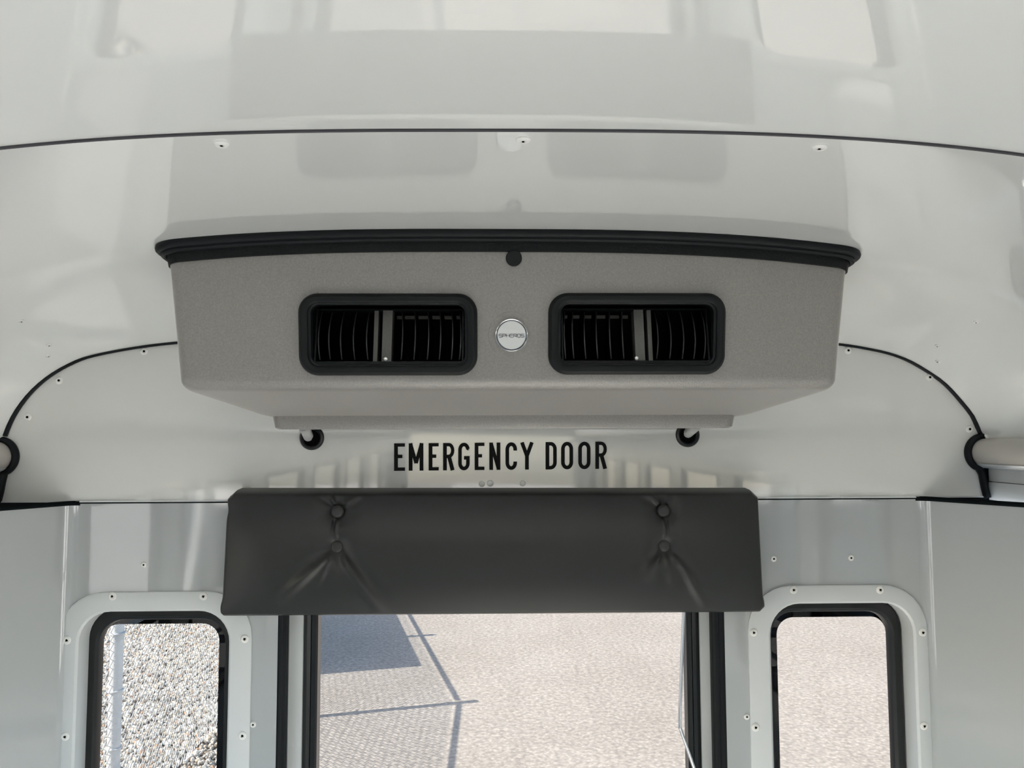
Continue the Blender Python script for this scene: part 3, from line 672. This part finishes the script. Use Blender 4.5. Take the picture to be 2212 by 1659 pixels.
# badge print: small wide strokes
b = MB(); hL = .0046; x = -.0181; c0 = badge_c + fn*.0028
TB = lambda u, v_, d: c0 + fx*u + fz*v_ + fn*d
gw, gap, tt_ = .0044, .0009, .00062
def put(strokes):
    for st in strokes: ribbon(b, [(x+p[0]*gw, -hL/2+p[1]*hL-.0007) for p in st], tt_, TB, .0003, 0)
for st in ([[(1,1),(.15,1),(0,.85),(0,.62),(.12,.5),(.88,.5),(1,.38),(1,.15),(.85,0),(0,0)]],
           [[(0,0),(0,1),(.85,1),(1,.85),(1,.55),(.85,.42),(.1,.42)]],
           [[(0,0),(0,1)],[(1,0),(1,1)],[(.0,.5),(.38,.5)],[(.62,.5),(1,.5)]],
           [[(1,1),(.2,1),(0,.8),(0,.2),(.2,0),(1,0)],[(.25,.5),(.9,.5)]],
           [[(0,0),(0,1),(.85,1),(1,.85),(1,.55),(.85,.42),(.1,.42)],[(.5,.42),(1,0)]],
           [[(.5,1),(.2,1),(0,.8),(0,.2),(.2,0),(.8,0),(1,.2),(1,.8),(.8,1),(.5,1)]],
           [[(1,1),(.15,1),(0,.85),(0,.62),(.12,.5),(.88,.5),(1,.38),(1,.15),(.85,0),(0,0)]]):
    put(st); x += gw+gap
b.build('badge_lettering', NAVY, badge, smooth=False)
# black gasket following the ceiling round the top of the unit
def gasket_path(off, dz):
    P = [(x+XA, y) for x, y in plan(hw(ZTOP)+off, face_y(ZTOP)-off, 0, .034, .085, .030)]
    n = len(P); i0 = 9                                     # start at the right side, run round the front
    front = [P[i] for i in range(27, n)] + [P[i] for i in range(0, 9)]
    back = [(XA-(hw(ZTOP)+off-.012), 1.25)], [(XA+(hw(ZTOP)+off-.012), 1.25)]
    return [Vector((x, y, Z(zc(x, y))-dz)) for x, y in back[0]+front+back[1]]
b = MB(); b.tube(gasket_path(.0125, .0065), .0068, 12, up=(0,0,1)); b.tube(gasket_path(.0085, .014), .0045, 10, up=(0,0,1)); b.build('bulb_gasket', RUBBER, ac)
P0 = gasket_path(.0055, .014); P1 = gasket_path(.0035, .0305); P2 = gasket_path(-.003, .031); P3 = gasket_path(-.003, .010); P4 = gasket_path(.0055, .010)
b = MB(); b.loft([P4, P0, P1, P2, P3], closed=False); b.build('foam_strip', FOAM, ac)
# drain tray under the back edge
t0, t1 = UX(590, 1.40, 915), UX(1586, 1.40, 908)
zt0, zt1 = UZ(905, 1.42, 1090), UZ(926, 1.40, 1090)
b = MB(); TR = lambda d, z: [(x, y, z) for x, y in rrect(t0+d, t1-d, 1.385+d*.5, 1.432, .018)]
b.loft([TR(-.004, zt0+.02), TR(0, zt0), TR(.003, zt1+.003), TR(.008, zt1), TR(.012, zt1)], True, False, True); b.build('drain_tray', HOUSING, ac)

# drain hoses and grommets
for i, (px, py, path) in enumerate(((674, 946, [(656,921,1.455),(661,931,1.475),(667,945,1.507),(670,953,1.54)]), (1485, 940, [(1506,917,1.455),(1497,926,1.475),(1484,937,1.507),(1476,943,1.54)]))):
    c = U(px, py, YW); R0 = 26*1.5/1661
    b = MB(); b.lathe([(R0, -.0005), (R0, .003), (R0*.93, .0055), (R0*.8, .006), (R0*.68, .004), (R0*.64, -.0), (R0*.62, .0005)], c, (0,-1,0), 32, cap=False)
    g = b.build('grommet', RUBBERG, bulk); tag(g, None)
    b = MB(); b.lathe([(R0*.64, .0012), (0, .0012)], c, (0,-1,0), 24); b.build('hole', DARKHOLE, g)
    pts = smooth_path([U(*q) for q in path], 34)
    rad = [.0090 + .0010*math.sin(k*1.55) for k in range(len(pts))]
    b = MB(); b.tube(pts, rad, 16)
    tag(b.build('drain_hose', HOSE, angle=80), 'white ribbed drain hose entering the black grommet to the %s of the lettering' % ('left', 'right')[i], 'hose', 'drain hoses under the evaporator')

# ---------------------------------------------------------------- outdoors
def ground_mat(name, c0, c1, c2, scale, bumpd):
    m = bpy.data.materials.new(name); m.use_nodes = True; t = m.node_tree; bs = t.nodes['Principled BSDF']; bs.inputs['Roughness'].default_value = .9; bs.inputs['Specular IOR Level'].default_value = .2
    tc = t.nodes.new('ShaderNodeTexCoord'); n1 = t.nodes.new('ShaderNodeTexNoise'); n1.inputs['Scale'].default_value = scale; n1.inputs['Detail'].default_value = 3
    n2 = t.nodes.new('ShaderNodeTexNoise'); n2.inputs['Scale'].default_value = .9; n2.inputs['Detail'].default_value = 4
    vo = t.nodes.new('ShaderNodeTexVoronoi'); vo.inputs['Scale'].default_value = scale*1.3
    r = t.nodes.new('ShaderNodeValToRGB'); r.color_ramp.elements[0].position = .36; r.color_ramp.elements[1].position = .68
    r.color_ramp.elements[0].color = (*c0, 1); r.color_ramp.elements[1].color = (*c1, 1)
    mx = t.nodes.new('ShaderNodeMixRGB'); mx.blend_type = 'MULTIPLY'; mx.inputs[0].default_value = 1
    r2 = t.nodes.new('ShaderNodeValToRGB'); r2.color_ramp.elements[0].position = .3; r2.color_ramp.elements[1].position = .7; r2.color_ramp.elements[0].color = (*c2, 1); r2.color_ramp.elements[1].color = (1,1,1,1)
    r3 = t.nodes.new('ShaderNodeMapRange'); r3.inputs[1].default_value = 0; r3.inputs[2].default_value = .5; r3.inputs[3].default_value = 1.18; r3.inputs[4].default_value = .86
    sc = t.nodes.new('ShaderNodeVectorMath'); sc.operation = 'SCALE'
    bp = t.nodes.new('ShaderNodeBump'); bp.inputs['Distance'].default_value = bumpd; bp.inputs['Strength'].default_value = .8
    L = t.links.new
    L(tc.outputs['Object'], n1.inputs[0]); L(tc.outputs['Object'], n2.inputs[0]); L(tc.outputs['Object'], vo.inputs[0])
    L(n1.outputs[0], r.inputs[0]); L(n2.outputs[0], r2.inputs[0]); L(r.outputs[0], mx.inputs[1]); L(r2.outputs[0], mx.inputs[2])
    L(vo.outputs[0], r3.inputs[0]); L(mx.outputs[0], sc.inputs[0]); L(r3.outputs[0], sc.inputs['Scale']); L(sc.outputs[0], bs.inputs['Base Color'])
    L(vo.outputs[0], bp.inputs['Height']); L(bp.outputs[0], bs.inputs['Normal'])
    return m
ASPH = ground_mat('pale_asphalt', (.38,.35,.315), (.57,.527,.466), (.90,.89,.88), 22, .0022)
GRAV = ground_mat('gravel_bed', (.12,.11,.10), (.42,.39,.35), (.8,.8,.8), 26, .02)
b = MB(); b.add([(-2.12,-40,0),(60,-40,0),(60,60,0),(-14.7,60,0),(-2.25,7.25,0),(-2.12,6.6,0)], [(0,1,2,3,4,5)]); tag(b.build('ground', ASPH), 'pale sunlit asphalt yard behind the bus', kind='structure')
b = MB(); b.add([(-60,-40,-.01),(-1.9,-40,-.01),(-1.9,60,-.01),(-60,60,-.01)], [(0,1,2,3)]); tag(b.build('ground', GRAV), 'gravel strip under and beyond the fence', kind='structure')
# loose stones
ico_v = []; ph = (1+5**.5)/2
for a in (-1, 1):
    for c_ in (-ph, ph): ico_v += [(0, a, c_), (a, c_, 0), (c_, 0, a)]
bm = bmesh.new(); [bm.verts.new(Vector(p).normalized()) for p in ico_v]; bmesh.ops.convex_hull(bm, input=bm.verts); bm.verts.ensure_lookup_table(); bm.verts.index_update()
IV = np.array([v.co[:] for v in bm.verts]); IF = np.array([[v.index for v in f.verts] for f in bm.faces]); bm.free()
NS = 46000
cen = np.stack([rng.uniform(-7.2, -2.0, NS), rng.uniform(4.6, 12.6, NS), np.zeros(NS)], -1)
keep = np.ones(NS, bool)
for px_, py_ in ((-2.45, 5.17), (-2.45, 7.25), (-2.45-.23*2.67, 7.25+.973*2.67), (-2.45-.23*5.27, 7.25+.973*5.27)): keep &= np.hypot(cen[:, 0]-px_, cen[:, 1]-py_) > .10
keep &= cen[:, 0] < np.where(cen[:, 1] > 7.25, -2.25-.236*(cen[:, 1]-7.25), np.where(cen[:, 1] > 6.6, -2.12-.2*(cen[:, 1]-6.6), -2.12)) + rng.normal(0, .025, NS)
cen = cen[keep]; NS = len(cen)
rad = rng.uniform(.010, .026, NS) * (1+.5*(rng.random(NS) < .08)); cen[:, 2] = rad*.35
q = rng.normal(size=(NS, 4)); q /= np.linalg.norm(q, axis=1, keepdims=True); w_, x_, y_, z_ = q.T
RM = np.stack([np.stack([1-2*(y_*y_+z_*z_), 2*(x_*y_-z_*w_), 2*(x_*z_+y_*w_)], -1), np.stack([2*(x_*y_+z_*w_), 1-2*(x_*x_+z_*z_), 2*(y_*z_-x_*w_)], -1), np.stack([2*(x_*z_-y_*w_), 2*(y_*z_+x_*w_), 1-2*(x_*x_+y_*y_)], -1)], 1)
V = IV[None]*rng.uniform(.75, 1.2, (NS, 12, 1))*rng.uniform(.6, 1.2, (NS, 1, 3))*rad[:, None, None]
V = np.einsum('nij,nkj->nki', RM, V)+cen[:, None]
Fc = (IF[None]+12*np.arange(NS)[:, None, None]).reshape(-1, 3)
def stone_mat():
    m = bpy.data.materials.new('mixed_gravel'); m.use_nodes = True; t = m.node_tree; bs = t.nodes['Principled BSDF']; bs.inputs['Roughness'].default_value = .85; bs.inputs['Specular IOR Level'].default_value = .2
    g = t.nodes.new('ShaderNodeNewGeometry'); r = t.nodes.new('ShaderNodeValToRGB'); r.color_ramp.interpolation = 'CONSTANT'
    cols = [(0,(.55,.52,.46)),(.22,(.66,.63,.57)),(.42,(.38,.36,.33)),(.58,(.62,.54,.43)),(.70,(.74,.72,.67)),(.84,(.22,.20,.185)),(.93,(.48,.33,.24))]
    while len(r.color_ramp.elements) < len(cols): r.color_ramp.elements.new(.5)
    for e_, (p_, c_) in zip(r.color_ramp.elements, cols): e_.position = p_; e_.color = (*c_, 1)
    t.links.new(g.outputs['Random Per Island'], r.inputs[0]); t.links.new(r.outputs[0], bs.inputs['Base Color']); return m
tag(mk_np('gravel_stones', V.reshape(-1, 3), Fc, stone_mat()), 'loose pale gravel stones under and behind the chain-link fence', 'gravel', kind='stuff')

# chain-link fence: posts, rails, woven wire and a board that shades the asphalt
def fence(name, A0, B0, posts, height, label, wire_z0=.07):
    root = empty(name, (A0[0], A0[1], 0), label, 'fence')
    A_, B_ = Vector((*A0, 0)), Vector((*B0, 0)); D = (B_-A_); Ln = D.length; D.normalize(); Nn = Vector((-D.y, D.x, 0))
    for s_ in posts:
        p = A_+D*s_; m = MB(); m.tube([p+Vector((0,0,-.05)), p+Vector((0,0,height+.10))], .040, 14, up=(1,0,0)); m.lathe([(.043, 0), (.043, .02), (.028, .04), (0, .05)], p+Vector((0,0,height+.10)), (0,0,1), 14)
        po = m.build('post', GALV, root)
        for k in range(5):
            zt_ = .25+k*(height-.35)/4; n = 12
            m = MB(); m.tube([p+D*(math.cos(6.283*i/n)*.046)+Nn*(math.sin(6.283*i/n)*.046)+Vector((0,0,zt_+.004*i/n)) for i in range(n+1)] + [p+D*.075+Nn*-.012+Vector((0,0,zt_-.02))], .006, 6)
            m.build('tie_wire', GALV, po)
    m = MB(); m.tube([A_+Vector((0,0,height)), B_+Vector((0,0,height))], .021, 12); m.build('top_rail', GALV, root)
    # woven wire: vertical zigzag strands hooked through one another
    P = .054; nw = int(Ln/P); nz = int((height-.02-wire_z0)/(P)); r_ = .0040
    k = np.arange(2*nz+1); base = np.zeros((nw, 2*nz+1, 3))
    for j in range(nw):
        off = (k % 2)*P*1.04
        s0 = j*P + (0 if True else 0)
        base[j, :, 0] = A_.x+D.x*(s0+off)+Nn.x*np.where(k % 2, .004, -.004); base[j, :, 1] = A_.y+D.y*(s0+off)+Nn.y*np.where(k % 2, .004, -.004)
        base[j, :, 2] = wire_z0+k*P/2
    up_ = np.array([0, 0, 1.0]); sid = np.array([Nn.x, Nn.y, 0]); al = np.array([D.x, D.y, 0])
    cs = [sid*r_, (al)*r_*1.3, -sid*r_, -(al)*r_*1.3]
    V = np.stack([base+c for c in cs], 2); n1 = 2*nz+1
    idx = np.arange(nw*n1*4).reshape(nw, n1, 4); a = idx[:, :-1]; c = idx[:, 1:]
    Fq = np.stack([a, np.roll(a, -1, 2), np.roll(c, -1, 2), c], -1).reshape(-1, 4)
    o = mk_np('woven_wire', V.reshape(-1, 3), Fq, WIRE, None, True); child(o, root); o['kind'] = 'stuff'
    return root
FH = 1.8
C0 = (-2.45, 7.25)
f1 = fence('chain_link_fence', (-2.45, 2.75), C0, (0.0, 2.42, 4.5), FH, 'galvanised chain-link fence running beside the bus, outside the rear windows')
dirb = Vector((-.23, .973, 0)).normalized()
f2 = fence('chain_link_fence', (C0[0]+dirb.x*.07, C0[1]+dirb.y*.07), (C0[0]+dirb.x*5.2, C0[1]+dirb.y*5.2), (2.6, 5.2), FH, 'galvanised chain-link fence with a plain board, turning away beyond the corner post')
# opaque board wired to the farther fence
m = MB(); a = Vector((*C0, 0))+dirb*1.32; c = Vector((*C0, 0))+dirb*4.3; nn = Vector((-dirb.y, dirb.x, 0))*.03
m.add([a-nn+Vector((0,0,.35)), c-nn+Vector((0,0,.35)), c-nn+Vector((0,0,1.61)), a-nn+Vector((0,0,1.61)), a-nn*1.5+Vector((0,0,.35)), c-nn*1.5+Vector((0,0,.35)), c-nn*1.5+Vector((0,0,1.61)), a-nn*1.5+Vector((0,0,1.61))],
      [(0,1,2,3),(7,6,5,4),(0,4,5,1),(1,5,6,2),(2,6,7,3),(3,7,4,0)])
tag(m.build('board', BOARD, f2, smooth=False), 'plain opaque board fixed to the farther fence')
